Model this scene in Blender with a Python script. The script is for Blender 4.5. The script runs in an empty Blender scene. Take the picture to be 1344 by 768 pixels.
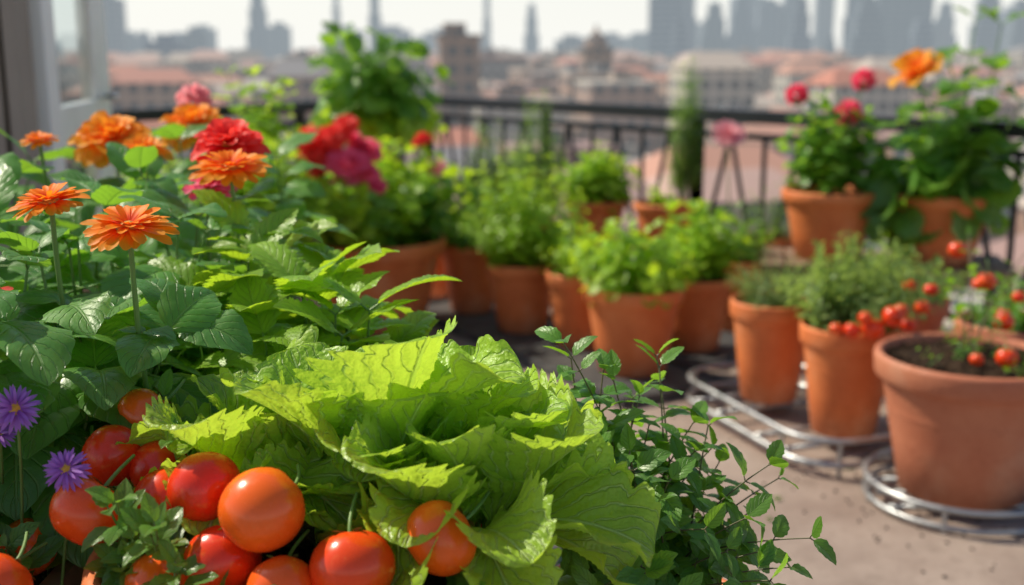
import bpy, math, random
import numpy as np
from mathutils import Vector, Matrix
random.seed(7); np.random.seed(7)
R=random.random
def U(a,b): return a+(b-a)*random.random()
scene=bpy.context.scene
# ------------------------------------------------------------------ sun / sky
SUN_AZ=math.radians(-62)   # clockwise from +Y
SUN_EL=math.radians(46)
w=bpy.data.worlds.new("World"); scene.world=w; w.use_nodes=True
nt=w.node_tree; bg=nt.nodes["Background"]
sky=nt.nodes.new("ShaderNodeTexSky"); sky.sky_type='NISHITA'; sky.sun_disc=False
sky.sun_elevation=SUN_EL; sky.sun_rotation=SUN_AZ; sky.dust_density=1.0; sky.air_density=1.0
# pale summer haze low on the horizon
tc=nt.nodes.new("ShaderNodeTexCoord"); sp=nt.nodes.new("ShaderNodeSeparateXYZ"); nt.links.new(tc.outputs["Generated"],sp.inputs[0])
mr=nt.nodes.new("ShaderNodeMapRange"); mr.interpolation_type='SMOOTHSTEP'; nt.links.new(sp.outputs[2],mr.inputs[0])
mr.inputs[1].default_value=-.02; mr.inputs[2].default_value=.30; mr.inputs[3].default_value=.95; mr.inputs[4].default_value=0
mxs=nt.nodes.new("ShaderNodeMix"); mxs.data_type='RGBA'; nt.links.new(mr.outputs[0],mxs.inputs[0]); nt.links.new(sky.outputs[0],mxs.inputs[6]); mxs.inputs[7].default_value=(8.0,8.0,7.6,1)
nt.links.new(mxs.outputs[2],bg.inputs[0]); bg.inputs[1].default_value=0.125
sd=bpy.data.lights.new("sun","SUN"); sd.energy=5.0; sd.angle=math.radians(0.5); sd.color=(1,.92,.74)
so=bpy.data.objects.new("sun",sd); scene.collection.objects.link(so)
to_sun=Vector((math.sin(SUN_AZ)*math.cos(SUN_EL),math.cos(SUN_AZ)*math.cos(SUN_EL),math.sin(SUN_EL)))
so.rotation_euler=to_sun.to_track_quat('Z','Y').to_euler()
# ------------------------------------------------------------------ camera
cd=bpy.data.cameras.new("camera"); cam=bpy.data.objects.new("camera",cd); scene.collection.objects.link(cam)
cam.location=(0,0,1.2); cam.rotation_euler=(math.radians(90-11.9),0,0)
cd.lens=40; cd.sensor_width=36; cd.clip_start=.02; cd.clip_end=20000
cd.dof.use_dof=True; cd.dof.focus_distance=1.12; cd.dof.aperture_fstop=3.6
scene.camera=cam
scene.view_settings.view_transform='Standard'; scene.view_settings.look='None'; scene.view_settings.exposure=0
# ------------------------------------------------------------------ material helpers
class NT:
    def __init__(s,name):
        s.m=bpy.data.materials.new(name); s.m.use_nodes=True; s.t=s.m.node_tree; s.t.nodes.clear()
        s.out=s.t.nodes.new("ShaderNodeOutputMaterial")
    def n(s,typ,**k):
        nd=s.t.nodes.new(typ)
        for a,b in k.items(): setattr(nd,a,b)
        return nd
    def put(s,sock,v):
        if isinstance(v,bpy.types.NodeSocket): s.t.links.new(v,sock)
        elif isinstance(v,(tuple,list)) and len(v)==3 and sock.type=='RGBA': sock.default_value=(*v,1)
        else: sock.default_value=v
    def math(s,op,a,b=0.0,c=None,clamp=False):
        nd=s.n("ShaderNodeMath",operation=op,use_clamp=clamp); s.put(nd.inputs[0],a); s.put(nd.inputs[1],b)
        if c is not None: s.put(nd.inputs[2],c)
        return nd.outputs[0]
    def ss(s,v,lo,hi,a=0.0,b=1.0):
        nd=s.n("ShaderNodeMapRange",interpolation_type='SMOOTHSTEP'); s.put(nd.inputs[0],v)
        nd.inputs[1].default_value=lo; nd.inputs[2].default_value=hi; nd.inputs[3].default_value=a; nd.inputs[4].default_value=b
        return nd.outputs[0]
    def mix(s,f,a,b,bt='MIX'):
        nd=s.n("ShaderNodeMix",data_type='RGBA',blend_type=bt); s.put(nd.inputs[0],f); s.put(nd.inputs[6],a); s.put(nd.inputs[7],b)
        return nd.outputs[2]
    def noise(s,scale,detail=3,vec=None,rough=.5):
        nd=s.n("ShaderNodeTexNoise"); nd.inputs["Scale"].default_value=scale; nd.inputs["Detail"].default_value=detail
        nd.inputs["Roughness"].default_value=rough
        if vec is None:
            tc=s.n("ShaderNodeTexCoord"); vec=tc.outputs["Object"]
        s.t.links.new(vec,nd.inputs["Vector"]); return nd.outputs[0]
    def attr(s):
        a=s.n("ShaderNodeAttribute",attribute_name="luv"); sp=s.n("ShaderNodeSeparateXYZ"); s.t.links.new(a.outputs["Vector"],sp.inputs[0])
        return sp.outputs
    def bump(s,h,strength=.5,dist=.01):
        b=s.n("ShaderNodeBump"); s.put(b.inputs["Height"],h); b.inputs["Strength"].default_value=strength; b.inputs["Distance"].default_value=dist
        return b.outputs[0]
    def prin(s,col,rough=.5,metal=0,spec=.5,normal=None,coat=0,sss=0):
        p=s.n("ShaderNodeBsdfPrincipled"); s.put(p.inputs["Base Color"],col); s.put(p.inputs["Roughness"],rough)
        p.inputs["Metallic"].default_value=metal; p.inputs["Specular IOR Level"].default_value=spec; p.inputs["Coat Weight"].default_value=coat
        p.inputs["Coat Roughness"].default_value=.08
        if normal is not None: s.t.links.new(normal,p.inputs["Normal"])
        return p.outputs[0]
    def done(s,sh): s.t.links.new(sh,s.out.inputs[0]); return s.m

def leaf_mat(name,dark,light,vein,nv=6,rough=.42,trans=.35,tcol=None,vstr=.5,bump=.6,slope=.35,bd=.002,wob=0.):
    s=NT(name); a=s.attr(); au=s.math('ABSOLUTE',a[0])
    n=s.noise(22,3); n2=s.noise(300,2)
    mid=s.ss(au,.015,.07,1,0)
    q=s.math('MULTIPLY',s.math('SUBTRACT',a[1],s.math('MULTIPLY',au,slope)),nv)
    if wob: q=s.math('ADD',q,s.math('MULTIPLY',s.noise(45,2),wob))
    fr=s.math('ABSOLUTE',s.math('SUBTRACT',s.math('FRACT',s.math('ADD',q,20.0)),.5))
    side=s.ss(fr,.02,.12,1,0)
    v=s.math('MAXIMUM',mid,s.math('MULTIPLY',side,.7))
    f=s.math('ADD',s.math('MULTIPLY',a[2],.65),s.math('MULTIPLY',s.math('SUBTRACT',n,.25),.8),clamp=True)
    col=s.mix(f,dark,light)
    tc=s.mix(f,tuple(min(1,c*1.0) for c in (tcol or light)),tuple(min(1,c*1.3) for c in (tcol or light)))
    col=s.mix(s.math('MULTIPLY',v,vstr),col,vein)
    h=s.math('SUBTRACT',s.math('MULTIPLY',n2,.25),v)
    if wob: h=s.math('ADD',h,s.math('MULTIPLY',s.noise(95,2),1.2))
    nb=s.bump(h,bump,bd)
    p=s.prin(col,s.ss(n,.3,.7,rough-.06,rough+.1),normal=nb,spec=.5)
    tr=s.n("ShaderNodeBsdfTranslucent"); s.put(tr.inputs[0],s.mix(s.math('MULTIPLY',v,.3),tc,dark)); s.t.links.new(nb,tr.inputs[1])
    mx=s.n("ShaderNodeMixShader"); mx.inputs[0].default_value=trans
    s.t.links.new(p,mx.inputs[1]); s.t.links.new(tr.outputs[0],mx.inputs[2])
    return s.done(mx.outputs[0])
M={}
M['basil']=leaf_mat("basil_leaf",(.06,.18,.035),(.14,.34,.06),(.26,.46,.13),7,.34,.38,(.34,.64,.04),.5,.9)
M['basil_far']=leaf_mat("herb_leaf",(.055,.15,.02),(.15,.33,.035),(.16,.34,.09),5,.38,.42,(.36,.62,.03),.3,.2)
M['lime']=leaf_mat("lime_leaf",(.17,.34,.02),(.31,.53,.04),(.42,.58,.14),8,.38,.44,(.54,.78,.03),.45,.9)
M['lettuce']=leaf_mat("lettuce_leaf",(.26,.45,.03),(.43,.64,.06),(.62,.78,.30),7,.40,.42,(.60,.86,.06),.75,1.0,.55,.003,1.0)
M['bright']=leaf_mat("bright_leaf",(.16,.33,.015),(.35,.56,.035),(.25,.4,.1),5,.42,.46,(.6,.82,.03),.3,.2)
M['mint']=leaf_mat("mint_leaf",(.06,.165,.03),(.14,.32,.05),(.19,.35,.1),6,.34,.4,(.34,.62,.03),.4,.7)
M['grey']=leaf_mat("thyme_leaf",(.10,.19,.05),(.25,.37,.11),(.2,.3,.12),3,.45,.4,(.4,.54,.1),.2,.1)
M['rosemary']=leaf_mat("rosemary_leaf",(.09,.19,.035),(.22,.35,.08),(.2,.3,.12),3,.45,.4,(.38,.56,.08),.2,.1)
def stem_mat(name,c1,c2):
    s=NT(name); n=s.noise(30); return s.done(s.prin(s.mix(n,c1,c2),.5))
M['stem']=stem_mat("green_stem",(.09,.2,.04),(.2,.32,.08))
M['wstem']=stem_mat("woody_stem",(.10,.11,.04),(.16,.13,.07))
def petal_mat(name,base,tip,trans=.48,hi=.75):
    s=NT(name); a=s.attr(); n=s.noise(60)
    f=s.ss(s.math('ADD',a[1],s.math('MULTIPLY',s.math('SUBTRACT',a[2],.5),.35)),.1,hi)
    col=s.mix(f,base,tip)
    st=s.math('FRACT',s.math('MULTIPLY',s.math('ADD',a[0],1),3.0))
    nb=s.bump(st,.25,.001)
    p=s.prin(col,.5,normal=nb,spec=.3)
    tr=s.n("ShaderNodeBsdfTranslucent"); s.put(tr.inputs[0],col)
    mx=s.n("ShaderNodeMixShader"); mx.inputs[0].default_value=trans
    s.t.links.new(p,mx.inputs[1]); s.t.links.new(tr.outputs[0],mx.inputs[2]); return s.done(mx.outputs[0])
M['orange']=petal_mat("orange_petal",(.95,.10,.01),(1,.36,.02))
M['marigold']=petal_mat("marigold_petal",(1,.2,.01),(1,.44,.03))
M['red']=petal_mat("red_petal",(.8,.02,.02),(1,.08,.06))
M['pink']=petal_mat("pink_petal",(.92,.04,.12),(1,.15,.28))
M['ppink']=petal_mat("pale_pink_petal",(.9,.25,.32),(1,.5,.52))
M['purple']=petal_mat("purple_petal",(.32,.08,.45),(.52,.22,.75))
s=NT("flower_disc"); n=s.noise(300); M['disc']=s.done(s.prin(s.mix(n,(.35,.12,.01),(.8,.42,.04)),.7,normal=s.bump(n,.8,.003)))
def terracotta(name,c1,c2,pale):
    s=NT(name); n=s.noise(7,5); n2=s.noise(60,4); n3=s.noise(3.2,4,rough=.7)
    col=s.mix(s.ss(n,.3,.7),c1,c2); col=s.mix(s.math('MULTIPLY',s.ss(n3,.5,.7),.45),col,pale)
    col=s.mix(s.math('MULTIPLY',s.ss(n2,.55,.75),.25),col,(.25,.075,.035))
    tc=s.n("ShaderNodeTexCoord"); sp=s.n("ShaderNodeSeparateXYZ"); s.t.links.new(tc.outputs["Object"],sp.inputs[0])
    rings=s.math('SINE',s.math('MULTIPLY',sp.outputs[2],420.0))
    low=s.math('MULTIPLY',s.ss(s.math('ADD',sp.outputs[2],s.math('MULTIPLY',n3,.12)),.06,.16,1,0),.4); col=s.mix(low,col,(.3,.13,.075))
    h=s.math('ADD',n2,s.math('MULTIPLY',rings,.06))
    return s.done(s.prin(col,s.ss(n2,.3,.7,.5,.75),normal=s.bump(h,.35,.004),spec=.4))
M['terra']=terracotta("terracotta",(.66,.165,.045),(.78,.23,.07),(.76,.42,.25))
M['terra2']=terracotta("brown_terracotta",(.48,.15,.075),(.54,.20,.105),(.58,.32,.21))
s=NT("soil"); n=s.noise(45,6,rough=.7); n2=s.noise(160,3); M['soil']=s.done(s.prin(s.mix(s.ss(n,.35,.7),(.022,.013,.008),(.10,.06,.035)),.95,normal=s.bump(s.math('ADD',n,n2),1,.012),spec=.15))
s=NT("tomato_skin"); a=s.attr(); n=s.noise(7,3); n2=s.noise(110,2)
ff=s.ss(s.math('ADD',s.math('MULTIPLY',a[2],.6),s.math('MULTIPLY',n,.5)),.2,.95); tcx=s.mix(ff,(.80,.035,.006),(.95,.15,.012)); tcx=s.mix(s.ss(a[1],.84,.99,0,.6),tcx,(.85,.3,.03)); tcx=s.mix(s.math('MULTIPLY',s.ss(n2,.62,.8),.25),tcx,(.95,.4,.1))
M['tomato']=s.done(s.prin(tcx,s.ss(n2,.3,.7,.2,.3),normal=s.bump(s.math('ADD',s.noise(14,2),s.math('MULTIPLY',n2,.03)),.15,.006),coat=.15,spec=.4))
s=NT("wood_planks"); tc=s.n("ShaderNodeTexCoord"); mp=s.n("ShaderNodeMapping"); s.t.links.new(tc.outputs["Object"],mp.inputs[0]); mp.inputs[3].default_value=(2,25,25)
n=s.noise(3,5,mp.outputs[0]); M['wood']=s.done(s.prin(s.mix(n,(.16,.09,.05),(.34,.22,.13)),.7,normal=s.bump(n,.4,.004)))
s=NT("dark_shutter_wood"); n=s.noise(4,4); M['shutter']=s.done(s.prin(s.mix(n,(.26,.21,.17),(.38,.32,.26)),.6))
s=NT("white_paint"); n=s.noise(5,5); M['white']=s.done(s.prin(s.mix(s.ss(n,.5,.75),(.88,.86,.81),(.76,.72,.66)),.45))
s=NT("stucco"); n=s.noise(8,5); M['stucco']=s.done(s.prin(s.mix(n,(.42,.37,.32),(.52,.47,.41)),.9,normal=s.bump(n,.4,.01)))
s=NT("window_glass"); g=s.n("ShaderNodeBsdfGlossy"); g.inputs[1].default_value=.03; g.inputs[0].default_value=(.8,.85,.88,1); tr=s.n("ShaderNodeBsdfTransparent"); tr.inputs[0].default_value=(.86,.9,.9,1)
mx=s.n("ShaderNodeMixShader"); mx.inputs[0].default_value=.2; s.t.links.new(tr.outputs[0],mx.inputs[1]); s.t.links.new(g.outputs[0],mx.inputs[2]); M['glass']=s.done(mx.outputs[0])
s=NT("black_iron"); n=s.noise(20,4); M['iron']=s.done(s.prin(s.mix(n,(.012,.014,.018),(.035,.037,.042)),.4,spec=.4,normal=s.bump(n,.1,.002)))
s=NT("galvanised_metal"); n=s.noise(25,4); M['galv']=s.done(s.prin(s.mix(n,(.34,.35,.36),(.5,.51,.52)),s.ss(n,.3,.7,.3,.5),metal=.8))
s=NT("grey_tray"); n=s.noise(9,5); M['tray']=s.done(s.prin(s.mix(s.ss(n,.35,.7),(.05,.05,.054),(.10,.098,.095)),.6,normal=s.bump(n,.3,.003)))
s=NT("terrace_concrete"); n=s.noise(1.7,6,rough=.65); n2=s.noise(35,5,rough=.7); n3=s.noise(6,4); n4=s.noise(160,3)
col=s.mix(s.ss(n,.35,.68),(.27,.20,.165),(.40,.315,.265)); col=s.mix(s.math('MULTIPLY',s.ss(n2,.48,.75),.45),col,(.15,.11,.088)); col=s.mix(s.math('MULTIPLY',s.ss(n3,.55,.7),.4),col,(.19,.14,.112)); col=s.mix(s.math('MULTIPLY',s.ss(n4,.6,.75),.3),col,(.44,.37,.31))
M['floor']=s.done(s.prin(col,s.ss(n3,.3,.7,.6,.85),normal=s.bump(n2,.35,.005),spec=.3))
def hazed(s,sh,scale=1200.,hz=(.60,.61,.59),mxf=.8):  # aerial haze painted into the material as emission, stronger further from the origin
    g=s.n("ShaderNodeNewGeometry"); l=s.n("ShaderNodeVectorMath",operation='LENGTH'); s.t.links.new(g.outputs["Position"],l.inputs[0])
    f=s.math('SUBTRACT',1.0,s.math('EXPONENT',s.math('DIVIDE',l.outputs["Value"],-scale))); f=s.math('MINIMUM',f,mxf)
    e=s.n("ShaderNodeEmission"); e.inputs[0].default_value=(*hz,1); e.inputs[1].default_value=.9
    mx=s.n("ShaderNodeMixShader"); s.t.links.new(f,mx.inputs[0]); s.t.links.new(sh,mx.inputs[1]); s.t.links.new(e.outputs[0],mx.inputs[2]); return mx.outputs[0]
def ramp(s,v,cols):
    r=s.n("ShaderNodeValToRGB"); r.color_ramp.interpolation='CONSTANT'; s.put(r.inputs[0],v)
    el=r.color_ramp.elements
    while len(el)<len(cols): el.new(.5)
    for i,c in enumerate(cols): el[i].position=i/len(cols); el[i].color=(*c,1)
    return r.outputs[0]
def facade(s,wall,glassc=(.05,.07,.09),sx=3.2,sz=3.2):
    g=s.n("ShaderNodeNewGeometry"); sp=s.n("ShaderNodeSeparateXYZ"); s.t.links.new(g.outputs["Position"],sp.inputs[0])
    hx=s.math('FRACT',s.math('DIVIDE',s.math('ADD',sp.outputs[0],s.math('ADD',sp.outputs[1],9000.0)),sx)); hz=s.math('FRACT',s.math('DIVIDE',s.math('ADD',sp.outputs[2],500.0),sz))
    w1=s.math('MULTIPLY',s.math('GREATER_THAN',hx,.4),s.math('GREATER_THAN',hz,.45))
    return s.mix(w1,wall,glassc)
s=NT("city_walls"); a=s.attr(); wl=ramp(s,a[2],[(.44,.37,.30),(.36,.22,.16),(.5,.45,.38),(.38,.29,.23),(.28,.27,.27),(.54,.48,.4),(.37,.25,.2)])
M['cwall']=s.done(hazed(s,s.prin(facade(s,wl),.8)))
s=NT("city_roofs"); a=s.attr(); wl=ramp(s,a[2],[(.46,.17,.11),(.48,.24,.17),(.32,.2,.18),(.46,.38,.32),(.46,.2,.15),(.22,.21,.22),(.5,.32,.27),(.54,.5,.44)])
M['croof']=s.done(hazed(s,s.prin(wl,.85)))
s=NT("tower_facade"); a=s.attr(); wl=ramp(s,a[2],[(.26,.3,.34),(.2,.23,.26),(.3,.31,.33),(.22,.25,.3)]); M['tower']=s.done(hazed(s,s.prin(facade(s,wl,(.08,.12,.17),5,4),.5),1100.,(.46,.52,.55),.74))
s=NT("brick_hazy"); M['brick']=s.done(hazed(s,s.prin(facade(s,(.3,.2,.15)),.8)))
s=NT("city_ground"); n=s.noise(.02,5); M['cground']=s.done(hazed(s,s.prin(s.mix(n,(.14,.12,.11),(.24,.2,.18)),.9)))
# ------------------------------------------------------------------ mesh builder
class MB:
    def __init__(s): s.V=[];s.F=[];s.A=[];s.I=[];s.n=0
    def add(s,tpl,Mx,mat=0,rnd=None):
        V,F,A=tpl; rnd=R() if rnd is None else rnd
        v=V@Mx[:3,:3].T+Mx[:3,3]; a=A.copy(); a[:,2]=rnd
        s.V.append(v); s.F.append(F+s.n); s.A.append(a); s.I.append(np.full(len(F),mat)); s.n+=len(V)
    def build(s,name,mats,parent=None,smooth=True,bevel=0):
        V=np.concatenate(s.V); F=np.concatenate(s.F); A=np.concatenate(s.A); I=np.concatenate(s.I)
        if parent is not None: V=V-np.array(parent.location)
        me=bpy.data.meshes.new(name); me.vertices.add(len(V)); me.vertices.foreach_set("co",V.astype(np.float32).ravel())
        me.loops.add(F.size); me.loops.foreach_set("vertex_index",F.astype(np.int32).ravel())
        me.polygons.add(len(F)); me.polygons.foreach_set("loop_start",np.arange(0,F.size,4,dtype=np.int32))
        for m in mats: me.materials.append(M[m])
        me.polygons.foreach_set("material_index",I.astype(np.int32))
        me.polygons.foreach_set("use_smooth",np.full(len(F),smooth))
        me.update(calc_edges=True)
        at=me.attributes.new("luv",'FLOAT_VECTOR','POINT'); at.data.foreach_set("vector",A.astype(np.float32).ravel())
        ob=bpy.data.objects.new(name,me); scene.collection.objects.link(ob)
        if parent is not None: ob.parent=parent
        if bevel: 
            b=ob.modifiers.new("bevel",'BEVEL'); b.width=bevel; b.segments=2
        return ob
def empty(name,loc=(0,0,0)):
    e=bpy.data.objects.new(name,None); e.location=loc; e.empty_display_size=.05; scene.collection.objects.link(e); return e
def grid_faces(nr,nc,wrap=False):
    f=[]
    st=(nc if wrap else nc+1)
    for i in range(nr):
        for j in range(nc):
            a=i*st+j; b=i*st+((j+1)%nc if wrap else j+1)
            f.append((a,b,b+st,a+st))
    return np.array(f)
def leaf(ny,nx,W,a=.6,b=.9,fold=.25,curl=.5,sn=0,sa=0.,puck=0.,nv=7,ruf=0.,rf=9,seed=0,side=0.,vs=.35,cr=0.,scal=False,cup=0.):
    rs=np.random.RandomState(seed)
    t=np.linspace(0,1,ny+1); s=np.linspace(-1,1,nx+1); tt,ss=np.meshgrid(t,s,indexing='ij')
    g=np.maximum(t,1e-4)**a*np.maximum(1-t,1e-4)**b; g=g/g.max(); w=W*.5*np.maximum(g,.015)
    x=ss*w[:,None]
    if sn and not scal:
        saw=(t*sn+.25*np.sin(t*sn*1.7+seed))%1.0; x=x*(1+sa*(.5-saw)[:,None]*np.abs(ss)**1.5)
    if sn and scal:
        p1,p2=rs.rand(2)*6; ph=np.where(ss>0,p1,p2)
        q=tt*sn+ph+.5*np.sin(tt*7+ph); e=np.abs(np.sin(math.pi*q))-.6+.35*np.sin(tt*9+ph)+.3*np.abs(np.sin(math.pi*q*2.3))
        x=x*(1+sa*e*np.abs(ss)**1.6)
    th=curl*t; dy=np.cos(th)/ny; dz=-np.sin(th)/ny
    y=np.concatenate([[0],np.cumsum(dy[:-1])]); z=np.concatenate([[0],np.cumsum(dz[:-1])])
    off=fold*np.abs(x)+cup*(x/W*2)**2*W
    if puck:
        q=(tt-vs*np.abs(ss))*nv; off=off+puck*(np.abs(np.sin(math.pi*(q+.5)))**.7)*(1-np.abs(ss)**4)*np.minimum(1,np.abs(ss)*4)*g[:,None]
    if ruf:
        p1,p2=rs.rand(2)*6; ph=np.where(ss>0,p1,p2)
        off=off+ruf*np.abs(ss)**2.2*np.sin(tt*rf+ph+1.5*np.sin(tt*rf*.43+ph))*g[:,None]**.5
    if cr:
        for k in range(7):
            fx,fy,ph=rs.uniform(2,9),rs.uniform(8,26),rs.rand()*6
            off=off+cr*np.sin(fx*ss+ph)*np.sin(fy*tt+ph*2)*np.minimum(1,np.abs(ss)*3)
    sw=side*np.sin(t*math.pi*.9)
    X=x+sw[:,None]; Y=y[:,None]+off*np.sin(th)[:,None]; Z=z[:,None]+off*np.cos(th)[:,None]
    V=np.stack([X,Y,Z],-1).reshape(-1,3); A=np.stack([ss,tt,tt*0],-1).reshape(-1,3)
    return V,grid_faces(ny,nx),A
def lathe(prof,n=48):
    V=[];A=[]
    for i,(r,z) in enumerate(prof):
        for j in range(n):
            an=2*math.pi*j/n; V.append((r*math.cos(an),r*math.sin(an),z)); A.append((j/n,i/(len(prof)-1),0))
    return np.array(V),grid_faces(len(prof)-1,n,True),np.array(A)
def box_t():
    V=np.array([(x,y,z) for z in(-.5,.5) for y in(-.5,.5) for x in(-.5,.5)],float)
    F=np.array([(0,2,3,1),(4,5,7,6),(0,1,5,4),(2,6,7,3),(0,4,6,2),(1,3,7,5)]); return V,F,np.zeros((8,3))
BOX=box_t()
def TRS(p,s=(1,1,1),rz=0):
    m=np.eye(4); c,sn=math.cos(rz),math.sin(rz); m[:3,:3]=np.array([[c,-sn,0],[sn,c,0],[0,0,1]])@np.diag(s); m[:3,3]=p; return m
def addbox(mb,x0,x1,y0,y1,z0,z1,mat=0,rnd=None): mb.add(BOX,TRS(((x0+x1)/2,(y0+y1)/2,(z0+z1)/2),(x1-x0,y1-y0,z1-z0)),mat,rnd)
def beam(mb,p,q,w,h,mat=0):
    p=np.array(p,float);q=np.array(q,float);d=q-p;L=np.linalg.norm(d);d/=L
    up=np.array([0,0,1.]) if abs(d[2])<.95 else np.array([0,1.,0]); x=np.cross(d,up);x/=np.linalg.norm(x);z=np.cross(x,d)
    m=np.eye(4); m[:3,0]=x*w;m[:3,1]=d*L;m[:3,2]=z*h;m[:3,3]=(p+q)/2; mb.add(BOX,m,mat)
def nz(v): return v/(np.linalg.norm(v)+1e-9)
def frame(p,d,s,up=(0,0,1),roll=0.,sx=1.):
    y=nz(np.array(d,float)); u=np.array(up,float)
    if abs(np.dot(y,nz(u)))>.98: u=np.array([.3,-.9,.2])
    x=nz(np.cross(y,u)); z=np.cross(x,y)
    if roll: c,sn=math.cos(roll),math.sin(roll); x,z=x*c+z*sn,z*c-x*sn
    m=np.eye(4); m[:3,0]=x*s*sx;m[:3,1]=y*s;m[:3,2]=z*s;m[:3,3]=p; return m
def tube(mb,pts,r0,r1,seg=6,mat=0,closed=False):
    pts=[np.array(p,float) for p in pts]; n=len(pts); V=[];A=[]
    for i,p in enumerate(pts):
        d=nz(pts[(i+1)%n if closed else min(i+1,n-1)]-pts[(i-1)%n if closed else max(i-1,0)])
        up=np.array([0,0,1.]) if abs(d[2])<.9 else np.array([.3,-1.,0]); x=nz(np.cross(d,up)); z=np.cross(x,d); r=r0+(r1-r0)*i/(n-1)
        for j in range(seg):
            an=2*math.pi*j/seg; V.append(p+r*(math.cos(an)*x+math.sin(an)*z)); A.append((0,i/n,0))
    F=grid_faces(n-1,seg,True)
    if closed:
        ex=[((n-1)*seg+j,(n-1)*seg+(j+1)%seg,(j+1)%seg,j) for j in range(seg)]; F=np.concatenate([F,np.array(ex)])
    mb.add((np.array(V),F,np.array(A)),np.eye(4),mat)
def bez(p0,p1,p2,n):
    p0,p1,p2=[np.array(p,float) for p in(p0,p1,p2)]
    return [ (1-t)**2*p0+2*t*(1-t)*p1+t*t*p2 for t in np.linspace(0,1,n)]
T={}
T['basil']=[leaf(26,12,U(.66,.78),.55,.85,.10,c,26,.07,.028,7,.035,8,seed=i,side=U(-.04,.04)) for i,c in enumerate([.8,1.0,1.3,.9,.6,1.5])]
T['lime']=[leaf(40,12,U(.56,.66),.6,.95,.2,c,13,.34,.03,8,.03,10,seed=i+10,side=U(-.05,.05)) for i,c in enumerate([.5,.8,1.1,.3,.7])]
T['lett']=[leaf(84,28,U(.58,.72),.72,.44,.04,c,11,.17,.024,7,.05,U(13,18),seed=i+20,side=U(-.07,.07),vs=.5,cr=.005,scal=True,cup=.32) for i,c in enumerate([.5,.8,1.0,.3,.65,1.3,.2,.9,1.5,.7])]
T['mint']=[leaf(14,6,U(.5,.62),.6,.9,.25,c,7,.22,.02,6,.02,8,seed=i+30) for i,c in enumerate([.3,.6,.9,.1])]
T['far']=[leaf(5,2,.6,.6,.9,.3,c) for c in (.3,.8)]
T['farround']=[leaf(5,4,.85,.6,.6,.2,c,ruf=.06) for c in (.3,.8)]
T['needle']=[leaf(3,2,.13,.3,.5,.2,c) for c in (.1,.4)]
T['petal']=[leaf(8,4,.3,.5,.18,.2,c) for c in (.2,.35,.5)]
T['zpetal']=[leaf(8,4,.48,.5,.2,.2,c,ruf=.05,rf=6) for c in (.3,.6,.9)]
T['wpetal']=[leaf(8,6,.85,.5,.25,.2,c,ruf=.08,rf=7,seed=4) for c in (.3,.7,1.1)]
T['apetal']=[leaf(5,2,.16,.4,.3,.2,c) for c in (.2,.5)]
def sphere_prof(n=14,f=lambda th:1.): return [(max(1e-3,math.sin(math.pi*i/n)*f(math.pi*i/n)),-math.cos(math.pi*i/n)*f(math.pi*i/n)) for i in range(n+1)]
def tomato_t(seed):
    rs=np.random.RandomState(seed); V,F,A=lathe(sphere_prof(22),36); V=V.copy()
    th=np.arccos(np.clip(V[:,2],-1,1)); ph=np.arctan2(V[:,1],V[:,0])
    r=1-.22*np.exp(-(th/.38)**2)-.05*np.exp(-((math.pi-th)/.4)**2)+.02*np.cos(5*ph+rs.rand()*6)*np.exp(-(th/1.1)**2)+.02*np.cos(2*ph+rs.rand()*6)*np.sin(th)
    V=V*r[:,None]; V[:,2]*=rs.uniform(.86,1.04); return V,F,A
TOM=[tomato_t(i) for i in range(5)]
DISC=lathe([(1,0),(.95,.18),(.7,.35),(.4,.42),(.01,.45)],16)
CALYX=lathe([(.05,-1),(.12,-1),(.5,-.75),(.85,-.35),(1,0),(.9,.05)],14)
# ------------------------------------------------------------------ plants
def sprig(mb,p0,p1,nodes,tpl,L,lm=0,sm=1,bend=.25,r=.002,up=.35,t0=.25,pairs=2,shrink=.45,Lj=.2,sw=.0):
    p0=np.array(p0,float);p1=np.array(p1,float); mid=(p0+p1)/2; d=p1-p0; H=np.linalg.norm(d)
    hor=np.array([d[0],d[1],0]); mid=mid-hor*bend+np.array([U(-1,1),U(-1,1),0])*H*.06+np.array([0,0,H*bend*.4])
    n=max(6,nodes*2); P=bez(p0,mid,p1,n); tube(mb,P,r,r*.45,5 if r>.0015 else 4,sm)
    a0=U(0,6.28)
    for k in range(nodes):
        t=t0+(1-t0)*k/max(1,nodes-1); f=t*(n-1); i=min(int(f),n-2); q=P[i]+(P[i+1]-P[i])*(f-i); ax=nz(P[i+1]-P[i])
        u=nz(np.cross(ax,[.31,.2,.9]) if abs(ax[2])<.9 else np.cross(ax,[1,.2,0])); v=np.cross(ax,u)
        size=L*(1-shrink*(t-t0)/(1-t0))*U(1-Lj,1+Lj); upk=up+(.6 if k==nodes-1 else 0)
        for j in range(pairs):
            an=a0+k*1.65+j*2*math.pi/pairs+U(-.3,.3); rad=math.cos(an)*u+math.sin(an)*v
            dd=nz(rad+ax*(upk+U(-.15,.25))); q2=q+dd*size*.12
            mb.add(random.choice(tpl),frame(q2,dd,size,up=ax*.7+np.array([0,0,.5]),roll=U(-.35,.35)),lm)
            if r>.0015: tube(mb,[q,q2+dd*size*.02],r*.5,r*.35,4,sm)
    return P
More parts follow.
